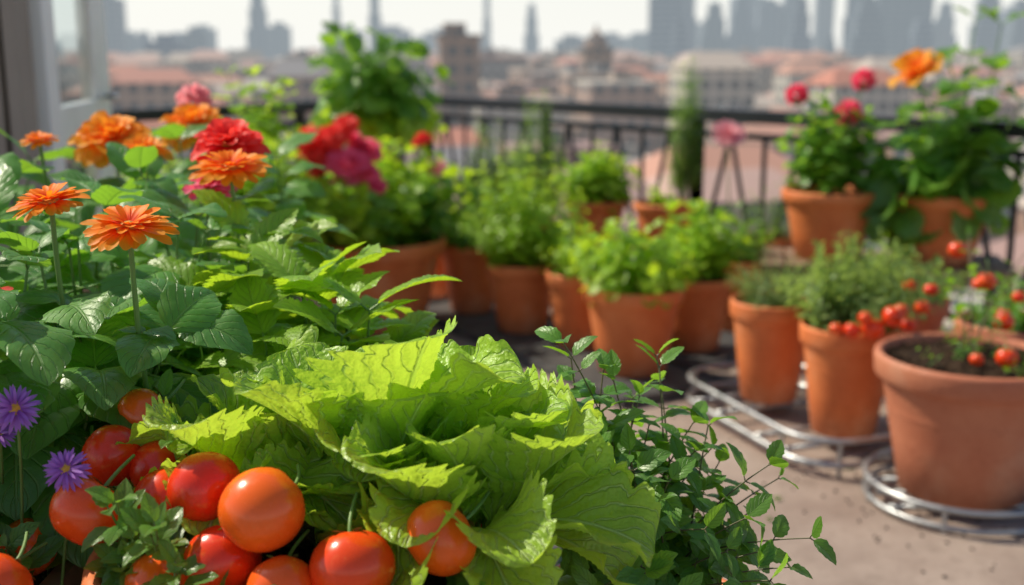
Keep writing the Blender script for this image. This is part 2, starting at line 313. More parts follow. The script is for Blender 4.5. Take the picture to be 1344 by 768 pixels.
def flower(mb,c,R_,layers,tpl,pm,dm=None,cm=None,up=(0,0,1),el0=5,el1=55,n0=20,shrink=.55,dr=.3,jit=.1):
    c=np.array(c,float); w_=nz(np.array(up,float)); u=nz(np.cross(w_,[.2,1,.1])); v=np.cross(w_,u)
    for l in range(layers):
        f=l/max(1,layers-1); el=math.radians(el0+(el1-el0)*f); n=max(5,int(n0*(1-.5*f))); Lr=R_*(1-shrink*f)
        for k in range(n):
            an=2*math.pi*(k+.5*(l%2))/n+U(-jit,jit); rad=math.cos(an)*u+math.sin(an)*v; e=el+U(-.12,.12)
            d=rad*math.cos(e)+w_*math.sin(e)
            mb.add(random.choice(tpl),frame(c+w_*R_*.02*l+d*R_*.06,d,Lr*U(.88,1.06),up=w_*1.0-rad*.3 if el<1.2 else -rad,roll=U(-.25,.25)),pm)
    m=np.eye(4)
    if dm is not None:
        m[:3,0]=u*R_*dr;m[:3,1]=v*R_*dr;m[:3,2]=w_*R_*dr;m[:3,3]=c; mb.add(DISC,m,dm)
    if cm is not None:
        m=np.eye(4); m[:3,0]=u*R_*.3;m[:3,1]=v*R_*.3;m[:3,2]=w_*R_*.35;m[:3,3]=c+w_*R_*.03; mb.add(CALYX,m,cm)
def ball_flower(mb,c,R_,pm,cm=None,n=90,tp='wpetal'):
    c=np.array(c,float)
    for k in range(n):
        z=1-1.7*(k+.5)/n; an=k*2.39996; rr=math.sqrt(max(0,1-z*z)); nrm=np.array([rr*math.cos(an),rr*math.sin(an),z])
        tg=nz(np.cross(nrm,[math.cos(an*1.3),math.sin(an*1.3),.4])); d=nz(nrm*1.0+tg*.55)
        mb.add(random.choice(T[tp]),frame(c+nrm*R_*.45,d,R_*.6,up=np.cross(d,tg)+nrm*.2,roll=U(-.3,.3)),pm)
    if cm is not None:
        m=np.eye(4)*R_*.5; m[:3,3]=c-np.array([0,0,R_*.35]); m[3,3]=1; mb.add(CALYX,m,cm)
def pot_t(Rr,H,n=56):
    b=Rr*.66; band=H*.17
    pr=[(.001,.0),(b*.95,0),(b,H*.015),(b+(Rr*.9-b)*.5,(H-band)*.5),(Rr*.9,H-band-.004),(Rr*.905,H-band),(Rr*.97,H-band+.001),(Rr*.985,H-band+H*.02),(Rr,H-H*.03),(Rr*.99,H-.004),(Rr*.965,H),(Rr*.93,H),(Rr*.905,H-.006),(Rr*.88,H-band),(Rr*.84,H*.6)]
    return lathe(pr,n)
def soil_t(Rr,n=40,seed=0,amp=.008):
    rs=np.random.RandomState(seed); pr=[(Rr*.89*(1-i/14)+.0005,0) for i in range(15)]
    V,F,A=lathe(pr,n); V[:,2]=rs.uniform(-1,1,len(V))*amp+(1-(np.hypot(V[:,0],V[:,1])/Rr)**2)*.015; return V,F,A
def potted(name,x,y,Rr,H,z0=0,mat='terra',soil_h=.88):
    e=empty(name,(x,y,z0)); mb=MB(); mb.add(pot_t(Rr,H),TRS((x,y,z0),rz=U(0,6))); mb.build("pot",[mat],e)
    mb=MB(); mb.add(soil_t(Rr,seed=int(R()*999)),TRS((x,y,z0+H*soil_h))); mb.build("soil",['soil'],e); return e,np.array([x,y,z0+H*soil_h])
def bush(e,base,spread,height,n,tpl,L,mat,nodes=6,pairs=2,r=.0012,up=.35,flat=.55,base_r=.35,name="foliage",t0=.2,pw=.5,lean=(0,0)):
    mb=MB()
    for i in range(n):
        an=U(0,6.28); q=R()**pw; hh=height*(1-flat*q*q)*U(.62,1.12)
        tip=base+np.array([math.cos(an)*q*spread+lean[0]*hh,math.sin(an)*q*spread+lean[1]*hh,hh])
        b=base+np.array([math.cos(an)*q*spread*base_r,math.sin(an)*q*spread*base_r,-.005])
        sprig(mb,b,tip,nodes,T[tpl],L,0,1,bend=.18,r=r,up=up,t0=t0,pairs=pairs)
    return mb.build(name,[mat,'stem'],e)
# ------------------------------------------------------------------ terrace
P0=(-2.7,4.5);P1=(-1.9,5.7);P2=(-.55,7.6);P3=(.95,5.85);P4=(2.6,4.0);P5=(3.4,2.9)
import bmesh
poly=[(-3.6,-2.5),(3.8,-2.5),(3.8,2.6),(P5[0]+.12,P5[1]+.1),(P4[0]+.12,P4[1]+.12),(P3[0]+.1,P3[1]+.14),(P2[0],P2[1]+.22),(P1[0]-.12,P1[1]+.12),(P0[0]-.14,P0[1]+.1),(-3.6,3.3)]
def prism(name,poly,z0,z1,mat,parent=None):
    bm=bmesh.new(); a=[bm.verts.new((p[0],p[1],z0)) for p in poly]; b=[bm.verts.new((p[0],p[1],z1)) for p in poly]
    bm.faces.new(b); bm.faces.new(a[::-1]); n=len(poly)
    for i in range(n): bm.faces.new((a[i],a[(i+1)%n],b[(i+1)%n],b[i]))
    me=bpy.data.meshes.new(name); bm.to_mesh(me); bm.free(); me.materials.append(M[mat]); o=bpy.data.objects.new(name,me); scene.collection.objects.link(o)
    if parent: o.parent=parent
    return o
prism("terrace_floor",poly,-.25,0,'floor')
cx,cy=0,1.0
prism("apartment_building",[(cx+(p[0]-cx)*.985,cy+(p[1]-cy)*.985) for p in poly],-25,-.252,'stucco')
mb=MB(); pts=[P0,P1,P2,P3,P4,P5]
for i in range(5):
    a=np.array(pts[i]);b=np.array(pts[i+1]);L=np.linalg.norm(b-a)
    A=lambda t,z:(*(a+(b-a)*t),z)
    beam(mb,A(-.01,.895),A(1.01,.895),.085,.06); beam(mb,A(0,.80),A(1,.80),.03,.028); beam(mb,A(0,.09),A(1,.09),.035,.03)
    npst=max(1,round(L/1.25)); nd=npst*3
    for k in range(npst+1): beam(mb,A(k/npst,0),A(k/npst,.864),.06,.06)
    for k in range(nd):
        beam(mb,A((k+.06)/nd,.107),A((k+.48)/nd,.785),.02,.022); beam(mb,A((k+.52)/nd,.785),A((k+.94)/nd,.107),.02,.022)
        if (k+1)%3: beam(mb,A((k+1)/nd,.107),A((k+1)/nd,.785),.02,.022)
mb.build("balcony_railing",['iron'],smooth=False)
mb=MB()
addbox(mb,-3.4,-1.62,3.28,3.5,0,2.2); mb.build("house_wall",['stucco'],smooth=False)
mb=MB()
for k in range(7):
    x=-1.42-k*.085; addbox(mb,x-.07,x,3.215,3.25,.02,2.14)
addbox(mb,-2.01,-1.41,3.252,3.275,.05,2.1); addbox(mb,-1.40,-1.36,3.2,3.30,.0,2.15)
mb.build("wooden_shutter",['shutter'],smooth=False,bevel=.006)
e=empty("glazed_door",(-1.35,3.3,0)); mb=MB()
ha=np.array([-1.35,3.32]); hb=np.array([-1.48,4.15]); 
D=lambda t,z:(*(ha+(hb-ha)*t),z)
beam(mb,D(.05,0.02),D(.05,2.1),.05,.085); beam(mb,D(.91,0.02),D(.91,2.1),.05,.155)
for z,hh in((.15,.26),(.98,.12),(1.6,.05),(2.04,.1)): beam(mb,D(.102,z),D(.815,z),.038,hh)
mb.build("frame",['white'],e,smooth=False,bevel=.004)
mb=MB(); beam(mb,D(.1,1.13),D(.82,1.13),.006,1.76); mb.build("glass",['glass'],e,smooth=False)
mb=MB(); tube(mb,[np.array(D(.93,1.05))+[.03,0,0],np.array(D(.93,1.05))+[.07,0,0],np.array(D(.8,1.05))+[.07,0,0]],.008,.008,8); mb.build("handle",['galv'],e)
def tray(x,y,w_,l,rz):
    mb=MB(); c,s_=math.cos(rz),math.sin(rz)
    def B(cx,cy,sx,sy,z0,z1): mb.add(BOX,TRS((x+cx*c-cy*s_,y+cx*s_+cy*c,(z0+z1)/2),(sx,sy,z1-z0),rz))
    B(0,0,w_,l,.006,.02); B(-w_/2-.006,0,.012,l+.024,.004,.04); B(w_/2+.006,0,.012,l+.024,.004,.04); B(0,-l/2-.006,w_,.012,.004,.038); B(0,l/2+.006,w_,.012,.004,.038)
    mb.build("drip_tray",['tray'],smooth=False,bevel=.003)
tray(.13,4.64,.46,1.78,math.radians(30.5)); tray(.97,4.93,.42,1.35,math.radians(-32))
TZ=.021
def herb(name,x,y,Rr,H,sp,ht,n,tpl,L,mat,nodes=6,z0=TZ,pot='terra',**k):
    e,b=potted(name,x,y,Rr,H,z0,pot); bush(e,b,sp,ht,n,tpl,L,mat,nodes,**k); return e,b
herb("potted_parsley",-.19,5.2,.145,.32,.19,.2,40,'farround',.05,'basil_far')
herb("potted_curly_parsley",.045,4.83,.16,.30,.29,.48,150,'farround',.042,'bright',8,flat=.5)
herb("potted_basil",.28,4.55,.145,.31,.19,.22,36,'farround',.062,'bright',5)
herb("potted_basil",.455,4.17,.19,.33,.24,.26,46,'farround',.085,'bright',4,r=.002)
herb("potted_basil",.74,4.5,.15,.30,.2,.34,45,'farround',.075,'bright',5)
herb("potted_chives",.98,4.85,.14,.31,.16,.26,30,'farround',.05,'basil_far',4)
herb("potted_lavender",1.25,5.45,.14,.31,.18,.3,30,'needle',.07,'rosemary',6)
e,b=potted("potted_geranium",-.60,4.98,.31,.40,0.0); bush(e,b,.4,.42,90,'farround',.11,'bright',5,flat=.35)
bush(e,b,.42,.36,60,'farround',.10,'basil_far',5,flat=.3,name="lower_foliage")
mb=MB()
for (x,y,z,r_,m) in [(-.79,4.72,.83,.10,0),(-.66,4.66,.74,.11,1),(-.72,4.7,.88,.09,0),(-.62,4.75,.82,.08,1),(-.8,4.66,.73,.07,0),(-.58,4.7,.67,.06,1),(-.40,5.0,.83,.05,0),(-.33,5.05,.7,.05,2)]:
    for k in range(5): flower(mb,(x+U(-.5,.5)*r_,y+U(-.5,.5)*r_,z+U(-.4,.4)*r_),r_*.62,4,T['wpetal'],m,up=(U(-.5,.5),U(-.9,0),.8),n0=8,el1=70)
mb.build("flowers",['red','pink','ppink'],e)
def stand(x,y,w_,l,h,rz=0,name="wooden_plant_stand",mat='wood'):
    mb=MB(); c,s_=math.cos(rz),math.sin(rz)
    def B(cx,cy,sx,sy,z0,z1): mb.add(BOX,TRS((x+cx*c-cy*s_,y+cx*s_+cy*c,(z0+z1)/2),(sx,sy,z1-z0),rz))
    n=max(2,round(w_/.1)); sw=w_/n
    for k in range(n): B(-w_/2+sw*(k+.5),0,sw-.008,l,h-.02,h)
    for sx in(-1,1):
        for sy in(-1,1): B(sx*(w_/2-.03),sy*(l/2-.03),.035,.035,0,h-.021)
        B(sx*(w_/2-.03),0,.022,l-.1,h-.075,h-.023)
    for sy in(-1,1): B(0,sy*(l/2-.03),w_-.1,.02,h-.072,h-.024)
    mb.build(name,[mat],smooth=False,bevel=.003)
stand(.58,5.55,.62,.34,.27,math.radians(-40))
herb("potted_sage",.42,5.68,.16,.21,.2,.28,40,'far',.10,'bright',5,z0=.27)
e,b=herb("potted_snake_grass",.73,5.42,.15,.23,.10,.1,10,'far',.05,'bright',4,z0=.27)
bush(e,b+np.array([.09,0,0]),.07,.64,30,'needle',.08,'rosemary',16,flat=.2,name="tall_stems",pairs=3)
herb("potted_rosemary",-.12,5.9,.17,.3,.26,.56,60,'needle',.09,'rosemary',14,z0=0,pairs=4)
herb("potted_rosemary",.14,6.15,.15,.3,.16,.70,40,'needle',.09,'rosemary',16,z0=0,pairs=4)
herb("potted_fern",-.33,5.6,.15,.3,.2,.3,40,'far',.06,'bright',7,z0=0)
stand(-.76,6.1,.34,.34,.66,.2,"tall_plant_stand")
e,b=herb("potted_pepper_plant",-.76,6.1,.17,.22,.38,.46,18,'farround',.19,'basil_far',5,z0=.66,flat=.45,r=.004,up=.1)
bush(e,b,.46,.1,14,'farround',.14,'bright',5,name="trailing_foliage",flat=2.6)
herb("potted_green_shrub",-1.02,4.55,.22,.42,.34,.5,120,'farround',.08,'bright',7,z0=0,flat=.5)
herb("potted_green_shrub",-1.42,4.75,.22,.42,.3,.42,80,'farround',.08,'bright',7,z0=0,flat=.5)
e,b=potted("potted_vine",-1.12,4.98,.15,.32,.0); mb=MB()
for tip in [(-1.2,4.9,1.10),(-1.02,4.9,1.04),(-1.12,5.0,1.10),(-.98,5,1.06)]: sprig(mb,b,tip,7,T['farround'],.12,0,1,bend=.1,r=.004,t0=.6)
mb.build("vine_leaves",['bright','stem'],e)
stand(1.56,4.72,1.0,.42,.35,math.radians(-12),"wooden_bench")
e,b=herb("potted_rose",1.34,4.76,.205,.29,.2,.36,26,'farround',.10,'basil_far',5,z0=.35,flat=.4)
bush(e,b,.15,.42,12,'far',.10,'basil_far',7,flat=.2,name="tall_shoots")
mb=MB()
for c,r_,m in [((1.18,4.78,1.03),.05,0),((1.46,4.8,1.09),.052,0),((1.39,4.75,.955),.06,0),((1.30,4.9,.9),.03,0)]:
    tube(mb,bez((1.34,4.76,.62),((c[0]+1.34)/2,c[1],.85),(c[0],c[1],c[2]-.01),8),.004,.003,5,1)
    ball_flower(mb,c,r_,m,1,60)
mb.build("roses",['pink','stem'],e)
e,b=potted("potted_hibiscus",1.76,4.66,.215,.29,.35)
bush(e,b,.26,.46,8,'farround',.19,'basil_far',4,flat=.3,r=.004,up=.1); bush(e,b+np.array([.12,0,0]),.20,.72,5,'farround',.18,'basil_far',5,flat=.3,r=.005,up=.0,name="tall_shoots")
bush(e,b,.3,.06,9,'farround',.2,'mint',3,name="drooping_leaves",flat=2.2,t0=.6)
mb=MB(); tube(mb,bez((1.74,4.66,.6),(1.68,4.58,.95),(1.60,4.55,1.10),10),.005,.003,6,1)
flower(mb,(1.595,4.54,1.125),.115,2,T['wpetal'],0,cm=1,up=(-.5,-.3,.8),n0=6,el0=25,el1=55,shrink=.25); mb.build("flower",['marigold','stem'],e)
e,b=herb("potted_cosmos",1.02,5.25,.13,.3,.14,.2,22,'needle',.05,'rosemary',7,z0=0)
mb=MB(); tube(mb,bez(b,(1.0,5.25,.6),(.98,5.2,.83),8),.004,.003,5,1); flower(mb,(.98,5.2,.84),.075,3,T['wpetal'],0,cm=1,up=(.1,-.6,.8),n0=9,el0=10,el1=65); mb.build("flower",['ppink','stem'],e)
RZ=.05
e,b=herb("potted_thyme",.875,3.73,.142,.34,.17,.2,70,'needle',.035,'grey',10,z0=RZ,pairs=3)
e,b=potted("potted_cherry_tomato",1.03,3.38,.148,.34,RZ)
bush(e,b,.25,.27,120,'far',.042,'grey',8,flat=.5,lean=(.3,.6))
def cherries(e,lst,name="cherry_tomatoes"):
    mb=MB()
    for (x,y,z,r_) in lst:
        mb.add(random.choice(TOM),TRS((x,y,z),(r_,r_,r_),U(0,6)),0,U(0,.5))
        for k in range(5):
            an=k*1.257; mb.add(T['apetal'][1],frame((x,y,z+r_*.82),(math.cos(an),math.sin(an),.15),r_*.9),1)
        tube(mb,bez((x,y,z+r_*.8),(x,y,z+r_*1.8),(x+U(-.02,.02),y+.03,z+r_*2.2),5),.0015,.0012,4,1)
    mb.build(name,['tomato','stem'],e)
cherries(e,[(1.05,3.22,.415,.034),(1.10,3.20,.455,.031),(.99,3.22,.41,.024),(1.13,3.22,.47,.02),(1.02,3.2,.45,.02),(1.16,3.24,.42,.024),(1.22,3.42,.5,.022),(1.26,3.5,.48,.02),(.95,3.24,.41,.02),(1.18,3.35,.43,.02),(1.22,3.3,.46,.023)])
e,b=potted("potted_tomato_seedling",1.225,2.93,.25,.38,RZ-.015,'terra2',.93)
mb=MB()
for k in range(13):
    an=U(0,6.28);q=U(.02,.19); p=b+np.array([math.cos(an)*q,math.sin(an)*q,0]); hh=U(.04,.1)
    sprig(mb,p,p+np.array([U(-.06,.08),U(-.05,.06),hh]),4,T['far'],.024,0,1,r=.0012,t0=.45)
for tip in [(1.31,2.9,.62),(1.38,3.0,.68),(1.20,3.1,.6),(1.28,3.15,.7)]: sprig(mb,b,tip,4,T['far'],.05,0,1,r=.003,t0=.5)
mb.build("seedlings",['mint','wstem'],e)
cherries(e,[(1.26,2.80,.44,.027),(1.31,2.95,.50,.026),(1.32,3.1,.58,.026),(1.27,3.2,.65,.026),(1.36,2.85,.47,.02),(1.20,2.84,.425,.018),(1.16,3.08,.56,.02)])
mb=MB()
for k in range(260):
    an=U(0,6.28);q=.21*R()**.5; mb.add(lathe(sphere_prof(4),5),TRS((b[0]+q*math.cos(an),b[1]+q*math.sin(an),b[2]+.012),(U(.003,.011),U(.003,.009),U(.003,.008)),U(0,6)))
mb.build("soil_clods",['soil'],e,smooth=False)
e,b=herb("potted_oregano",1.62,3.55,.19,.36,.16,.18,30,'far',.05,'basil_far',5,z0=0,pot='terra2')
cherries(e,[(1.45,3.45,.5,.025),(1.55,3.4,.47,.02),(1.5,3.38,.42,.02)])
herb("potted_strawberry",1.38,3.95,.17,.36,.22,.2,45,'far',.06,'grey',5,z0=0,pot='terra2')
mb=MB()
def ring(pts,z,r): tube(mb,[(p[0],p[1],z) for p in pts],r,r,8,0,True)
def rrect(cx,cy,hx,hy,rad,rz,n=8):
    o=[];c,s_=math.cos(rz),math.sin(rz)
    for qx,qy,a0 in((1,1,0),(-1,1,90),(-1,-1,180),(1,-1,270)):
        for k in range(n+1):
            an=math.radians(a0+90*k/n); x=qx*(hx-rad)+rad*math.cos(an); y=qy*(hy-rad)+rad*math.sin(an); o.append((cx+x*c-y*s_,cy+x*s_+y*c))
    return o
rr=rrect(.93,3.53,.235,.42,.16,math.radians(20)); ring(rr,.038,.011); ring(rr,.11,.009)
for k in range(0,len(rr),6): tube(mb,[(rr[k][0],rr[k][1],.002),(rr[k][0],rr[k][1],.11)],.007,.007,6)
c,s_=math.cos(math.radians(20)),math.sin(math.radians(20))
for y in (-.24,-.1,.14,.28): beam(mb,(.93-.225*c-y*s_,3.53-.225*s_+y*c,.040),(.93+.225*c-y*s_,3.53+.225*s_+y*c,.040),.014,.012)
mb.build("metal_plant_rack",['galv'])
mb=MB(); cc=[(1.225+.25*math.cos(a),2.93+.25*math.sin(a)) for a in np.linspace(0,2*math.pi,48,endpoint=False)]; ring(cc,.065,.009); ring(cc,.016,.008)
for k in range(0,48,8): tube(mb,[(cc[k][0],cc[k][1],.002),(cc[k][0],cc[k][1],.065)],.007,.007,6)
for k in (-.1,0.,.1): beam(mb,(1.225-.23,2.93+k,.024),(1.225+.23,2.93+k,.024),.014,.012)
mb.build("wire_pot_stand",['galv'])
mb=MB()
for k in range(26):
    x,y=U(-.1,1.3),U(2.3,4.4); an=U(0,6.28); mb.add(random.choice(T['mint']),frame((x,y,.006),(math.cos(an),math.sin(an),.08),U(.02,.04),roll=U(-.3,.3)),0)
mb.build("fallen_leaves",['mint'])
mb=MB()
for k in range(240):
    if k<120: x,y=1.05+random.gauss(0,.18),3.0+random.gauss(0,.3)
    else: x,y=.35+random.gauss(0,.3),3.9+random.gauss(0,.3)
    mb.add(lathe(sphere_prof(4),5),TRS((x,y,.003),(U(.002,.006),U(.002,.006),U(.002,.004)),U(0,6)))
mb.build("soil_crumbs",['soil'],smooth=False)
# ------------------------------------------------------------------ foreground supports
stand(-.95,1.55,1.0,2.1,.42,0,"wooden_table"); stand(-.2,1.15,.44,1.2,.42,0,"wooden_table")
def planter(x0,x1,y0,y1,z0,z1):
    e=empty("wooden_planter_box",((x0+x1)/2,(y0+y1)/2,z0)); mb=MB(); n=3; h=(z1-z0)/n
    for k in range(n):
        a,b=z0+k*h+.002,z0+(k+1)*h-.002
        addbox(mb,x0,x1,y0,y0+.018,a,b);addbox(mb,x0,x1,y1-.018,y1,a,b);addbox(mb,x0,x0+.018,y0+.02,y1-.02,a,b);addbox(mb,x1-.018,x1,y0+.02,y1-.02,a,b)
    addbox(mb,x0+.02,x1-.02,y0+.02,y1-.02,z0+.005,z0+.02); mb.build("planks",['wood'],e,smooth=False,bevel=.002)
    nx,ny=30,60; xs,ys=np.meshgrid(np.linspace(x0+.018,x1-.018,nx+1),np.linspace(y0+.018,y1-.018,ny+1)); zs=z1-.02+np.random.uniform(-.006,.006,xs.shape)
    mb=MB(); mb.add((np.stack([xs,ys,zs],-1).reshape(-1,3),grid_faces(ny,nx),np.zeros((xs.size,3))),np.eye(4)); mb.build("soil",['soil'],e)
    return e
e1=planter(-1.42,-.43,.72,2.55,.42,.71); e2=planter(-.40,-.02,1.26,1.68,.42,.70)
mb=MB()
BAS=[(-.47,1.12,.19),(-.43,1.20,.22),(-.53,1.14,.24),(-.58,1.22,.27),(-.50,1.28,.27),(-.62,1.12,.22),(-.68,1.3,.30),(-.45,1.42,.31),(-.58,1.5,.32),(-.72,1.5,.33),(-.85,1.45,.3),(-.47,1.62,.34),(-.62,1.72,.34),(-.8,1.7,.34),(-.95,1.75,.34),(-.5,1.85,.34),(-.7,1.95,.34),(-.9,2.0,.33),(-.48,2.1,.33),(-.62,2.2,.34),(-.82,2.25,.3),(-1.05,2.1,.3),(-.5,2.4,.3),(-.7,2.42,.3),(-1.1,1.6,.3),(-.75,1.2,.24),(-.40,1.3,.25),(-.54,1.38,.28)]
for (x,y,h) in BAS:
    for j in range(2):
        tip=np.array([x+U(-.07,.07),y+U(-.08,.04),.70+h*U(.75,1.02)])
        sprig(mb,(x+U(-.02,.02),y+U(-.02,.02),.69),tip,4,T['basil'],U(.125,.155),0,1,bend=.1,r=.0035,up=.0,t0=.35,shrink=.38)
for k in range(16):
    x=U(-.60,-.36); y=U(1.02,1.2); z=U(.86,.97); an=U(-2.4,-.7)
    c_=np.array([x,y,z]); d_=np.array([math.cos(an),math.sin(an),U(-.1,.35)])
    mb.add(random.choice(T['basil']),frame(c_,d_,U(.09,.12),up=(0,-.1,1),roll=U(-.3,.3)),0); tube(mb,bez((x,y+.06,.70),(x,y+.05,z-.05),c_+nz(d_)*.004,7),.003,.0015,5,1)
mb.build("basil_plants",['basil','stem'],e1)
mb=MB()
for (x,y,h) in [(-.33,1.34,.24),(-.25,1.36,.25),(-.2,1.42,.24),(-.36,1.45,.27),(-.28,1.5,.28),(-.36,1.3,.2),(-.18,1.34,.21),(-.3,1.3,.19),(-.22,1.3,.22),(-.14,1.36,.17)]:
    for j in range(2):
        sprig(mb,(x,y,.68),(x+U(-.05,.03),y+U(-.07,.02),.69+h*U(.8,1.03)),4,T['lime'],U(.11,.135),0,1,bend=.1,r=.003,up=.2,t0=.35,shrink=.3)
mb.build("lemon_balm",['lime','stem'],e2)
mb=MB()
FL=[((-.377,1.109,1.032),.044,3,'petal',0,(.05,-.25,1),26),((-.48,1.174,1.048),.040,3,'petal',0,(-.1,-.15,1),26),((-.371,1.50,1.051),.052,3,'petal',0,(0,-.25,1),26),((-.404,1.63,1.07),.056,5,'zpetal',2,(0,-.45,1),17),((-.425,1.59,1.015),.038,3,'zpetal',3,(.1,-.2,1),14),
((-.70,2.01,1.047),.072,5,'zpetal',1,(.1,-.55,1),18),((-.63,1.95,1.03),.05,5,'zpetal',1,(-.1,-.45,1),16),((-.642,2.32,1.055),.07,5,'zpetal',1,(0,-.5,1),18),((-.706,1.71,1.072),.028,3,'petal',0,(0,-.2,1),20),((-.67,2.43,1.10),.038,0,'ball',4,None,80),((-.60,1.25,.93),.035,3,'petal',2,(0,-.4,1),20)]
for c,r_,ly,tp,m,up,n0 in FL:
    u=nz(np.array(up if up else (0,0,1),float)); cc_=np.array(c); end=cc_-u*r_*.33
    base=(c[0]+U(-.03,.03),c[1]+.03,.70); tube(mb,bez(base,(c[0]+U(-.02,.02),c[1]+.01,.88),end,12),.0032,.0026,8,5)
    if tp=='ball': ball_flower(mb,c,r_,m,5,n0)
    else: flower(mb,c,r_,ly,T[tp],m,dm=6 if (tp=='petal' or m==2) else None,cm=5,up=up,n0=n0,el0=4,el1=42 if tp=='petal' else 68,shrink=.5)
    for t in(.3,.5,.7): 
        q=np.array(base)*(1-t)+end*t; an=U(0,6.28)
        for dd in (0,3.14): mb.add(random.choice(T['basil']),frame(q,(math.cos(an+dd),math.sin(an+dd),.35),.08*(1.2-t)),7)
mb.build("marigolds",['orange','marigold','red','pink','ppink','stem','disc','basil'],e1)
mb=MB()
for c,r_,up in [((-.435,.955,.895),.022,(.4,-.8,.5)),((-.385,.93,.848),.02,(.1,-.7,.6)),((-.47,.99,.86),.02,(0,-.6,.7)),((-.46,.90,.83),.018,(.2,-.8,.5))]:
    u=nz(np.array(up,float)); tube(mb,bez((c[0]-.04,c[1]+.06,.70),(c[0]-.02,c[1]+.05,.80),np.array(c)-u*r_*.3,8),.0016,.0014,5,1)
    flower(mb,c,r_,2,T['apetal'],0,dm=2,cm=1,up=up,n0=26,el0=0,el1=25,shrink=.2,dr=.28)
for k in range(46):
    x,y=U(-.62,-.45),U(.97,1.2); sprig(mb,(x,y,.69),(x+U(-.04,.04),y+U(-.05,.03),.69+U(.05,.14)),6,T['mint'],.022,3,1,r=.0012,pairs=2,t0=.2)
mb.build("purple_asters",['purple','stem','disc','mint'],e1)
e,b=potted("potted_lettuce",-.187,1.0,.206,.33,.42); 
def rosette(heads,tp='lett',rl=.35):
    mb=MB()
    for cx,cy,cz,rings in heads:
        for (n,el,L,off,a0) in rings:
            for k in range(n):
                an=math.radians(a0)+2*math.pi*k/n+U(-.25,.25); ee=math.radians(el+U(-10,10))
                rad=np.array([math.cos(an),math.sin(an),0]); d=rad*math.cos(ee)+np.array([0,0,math.sin(ee)])
                p=np.array([cx,cy,cz])+rad*off
                up=np.array([0,0,1.])*math.cos(ee)-rad*math.sin(ee)
                l_=L*U(.82,1.12)
                mb.add(random.choice(T[tp]),frame(p,d,l_,up=up,roll=U(-rl,rl)),0)
                tube(mb,[p-np.array([0,0,.03]),p+d*l_*.12],.004,.002,6,1)
    return mb
mb=rosette([(-.04,.99,.772,[(7,14,.135,.03,-60),(6,38,.14,.03,-20),(6,58,.145,.02,20),(4,74,.14,.012,75)]),
            (-.13,1.03,.778,[(5,22,.125,.03,150),(6,45,.145,.025,100),(6,62,.165,.02,20),(5,76,.18,.012,75)]),
            (-.06,1.07,.775,[(5,40,.13,.02,0),(5,64,.165,.02,30),(3,78,.17,.01,80)])]); mb.build("lettuce_leaves",['lettuce','lime'],e)
mb=rosette([(-.245,1.05,.79,[(6,25,.125,.02,200),(5,50,.13,.015,20),(4,74,.12,.01,50)])]); mb.build("young_lettuce_leaves",['lettuce','lime'],e)
TL=[(-.209,.894,.826,.035),(-.27,.944,.826,.032),(-.316,.979,.801,.029),(-.334,1.022,.814,.028),(-.36,1.07,.849,.030),(-.379,1.025,.826,.029),(-.373,.939,.805,.032),(-.25,.912,.770,.034),(-.132,.875,.783,.035),(-.06,.895,.80,.032),(-.30,.90,.755,.03),(-.19,.87,.765,.03)]
def tomatoes(e,TL,name):
    mb=MB()
    for (x,y,z,r_) in TL:
        tilt=Matrix.Rotation(U(-1.5,-.5),4,'X')@Matrix.Rotation(U(-.9,.9),4,'Y')
        m=np.array(Matrix.Translation((x,y,z))@tilt@Matrix.Rotation(U(0,6),4,'Z')@Matrix.Scale(r_,4)); mb.add(random.choice(TOM),m,0)
        top=m[:3,:3]@np.array([0,0,.74])+m[:3,3]; ax=nz(m[:3,2])
        u=nz(np.cross(ax,[1,.1,0])); v=np.cross(ax,u)
        for k in range(5):
            an=k*1.257+U(-.2,.2); mb.add(T['apetal'][1],frame(top,(math.cos(an)*u+math.sin(an)*v)+ax*.3,r_*.7,up=ax,sx=1.3),1)
        tube(mb,bez(top,top+ax*r_*.5,top+ax*r_*.7+np.array([U(-.02,.02),.03,-.0]),6),.002,.0016,6,1)
    mb.build(name,['tomato','stem'],e)
tomatoes(e,TL,"tomatoes")
mb=MB()
for (x,y,z) in [(-.31,.90,.80),(-.335,.91,.77),(-.29,.87,.78),(-.35,1.08,.86),(-.25,.87,.75),(-.30,1.0,.84),(-.2,.84,.75),(-.02,.87,.75),(-.10,.83,.74),(.0,.92,.77),(-.36,.93,.76),(-.30,.88,.82),(-.34,.9,.82)]:
    for j in range(2): sprig(mb,(x*.9-.0187+U(-.01,.01),y+.08,.70),(x+U(-.015,.015),y,z+U(-.01,.01)),5,T['mint'],.046,0,1,bend=-.1,r=.002,up=.5,t0=.35)
mb.build("tomato_vine",['mint','stem'],e)
tomatoes(e1,[(-.455,.90,.745,.035),(-.50,.98,.742,.031),(-.53,.93,.74,.032),(-.47,1.03,.73,.029),(-.59,1.0,.74,.03),(-.43,.87,.765,.032)],"tomatoes")
mb=MB()
for k in range(14):
    x,y=U(-.56,-.45),U(.86,1.05); sprig(mb,(x,y+.03,.69),(x+U(-.04,.04),y-.02,.72+U(.02,.09)),4,T['mint'],.04,0,1,r=.002,t0=.35)
mb.build("tomato_vine",['mint','stem'],e1)
stand(.14,1.2,.3,.3,.36,0,"wooden_stool")
e,b=potted("potted_mint",.14,1.2,.14,.22,.36)
mb=MB()
tips=[(.055,1.16,.90),(.168,1.25,.85),(.10,1.2,.86),(.215,1.19,.80),(.30,1.07,.722),(.27,1.135,.775),(.25,1.02,.70),(.12,1.1,.80),(.16,1.1,.77),(.19,1.05,.74),(.08,1.05,.78),(.13,1.0,.72),(.08,.98,.71),(.17,.98,.69),(.24,1.1,.73),(.05,1.1,.82),(.14,1.2,.83),(.2,1.2,.8)]
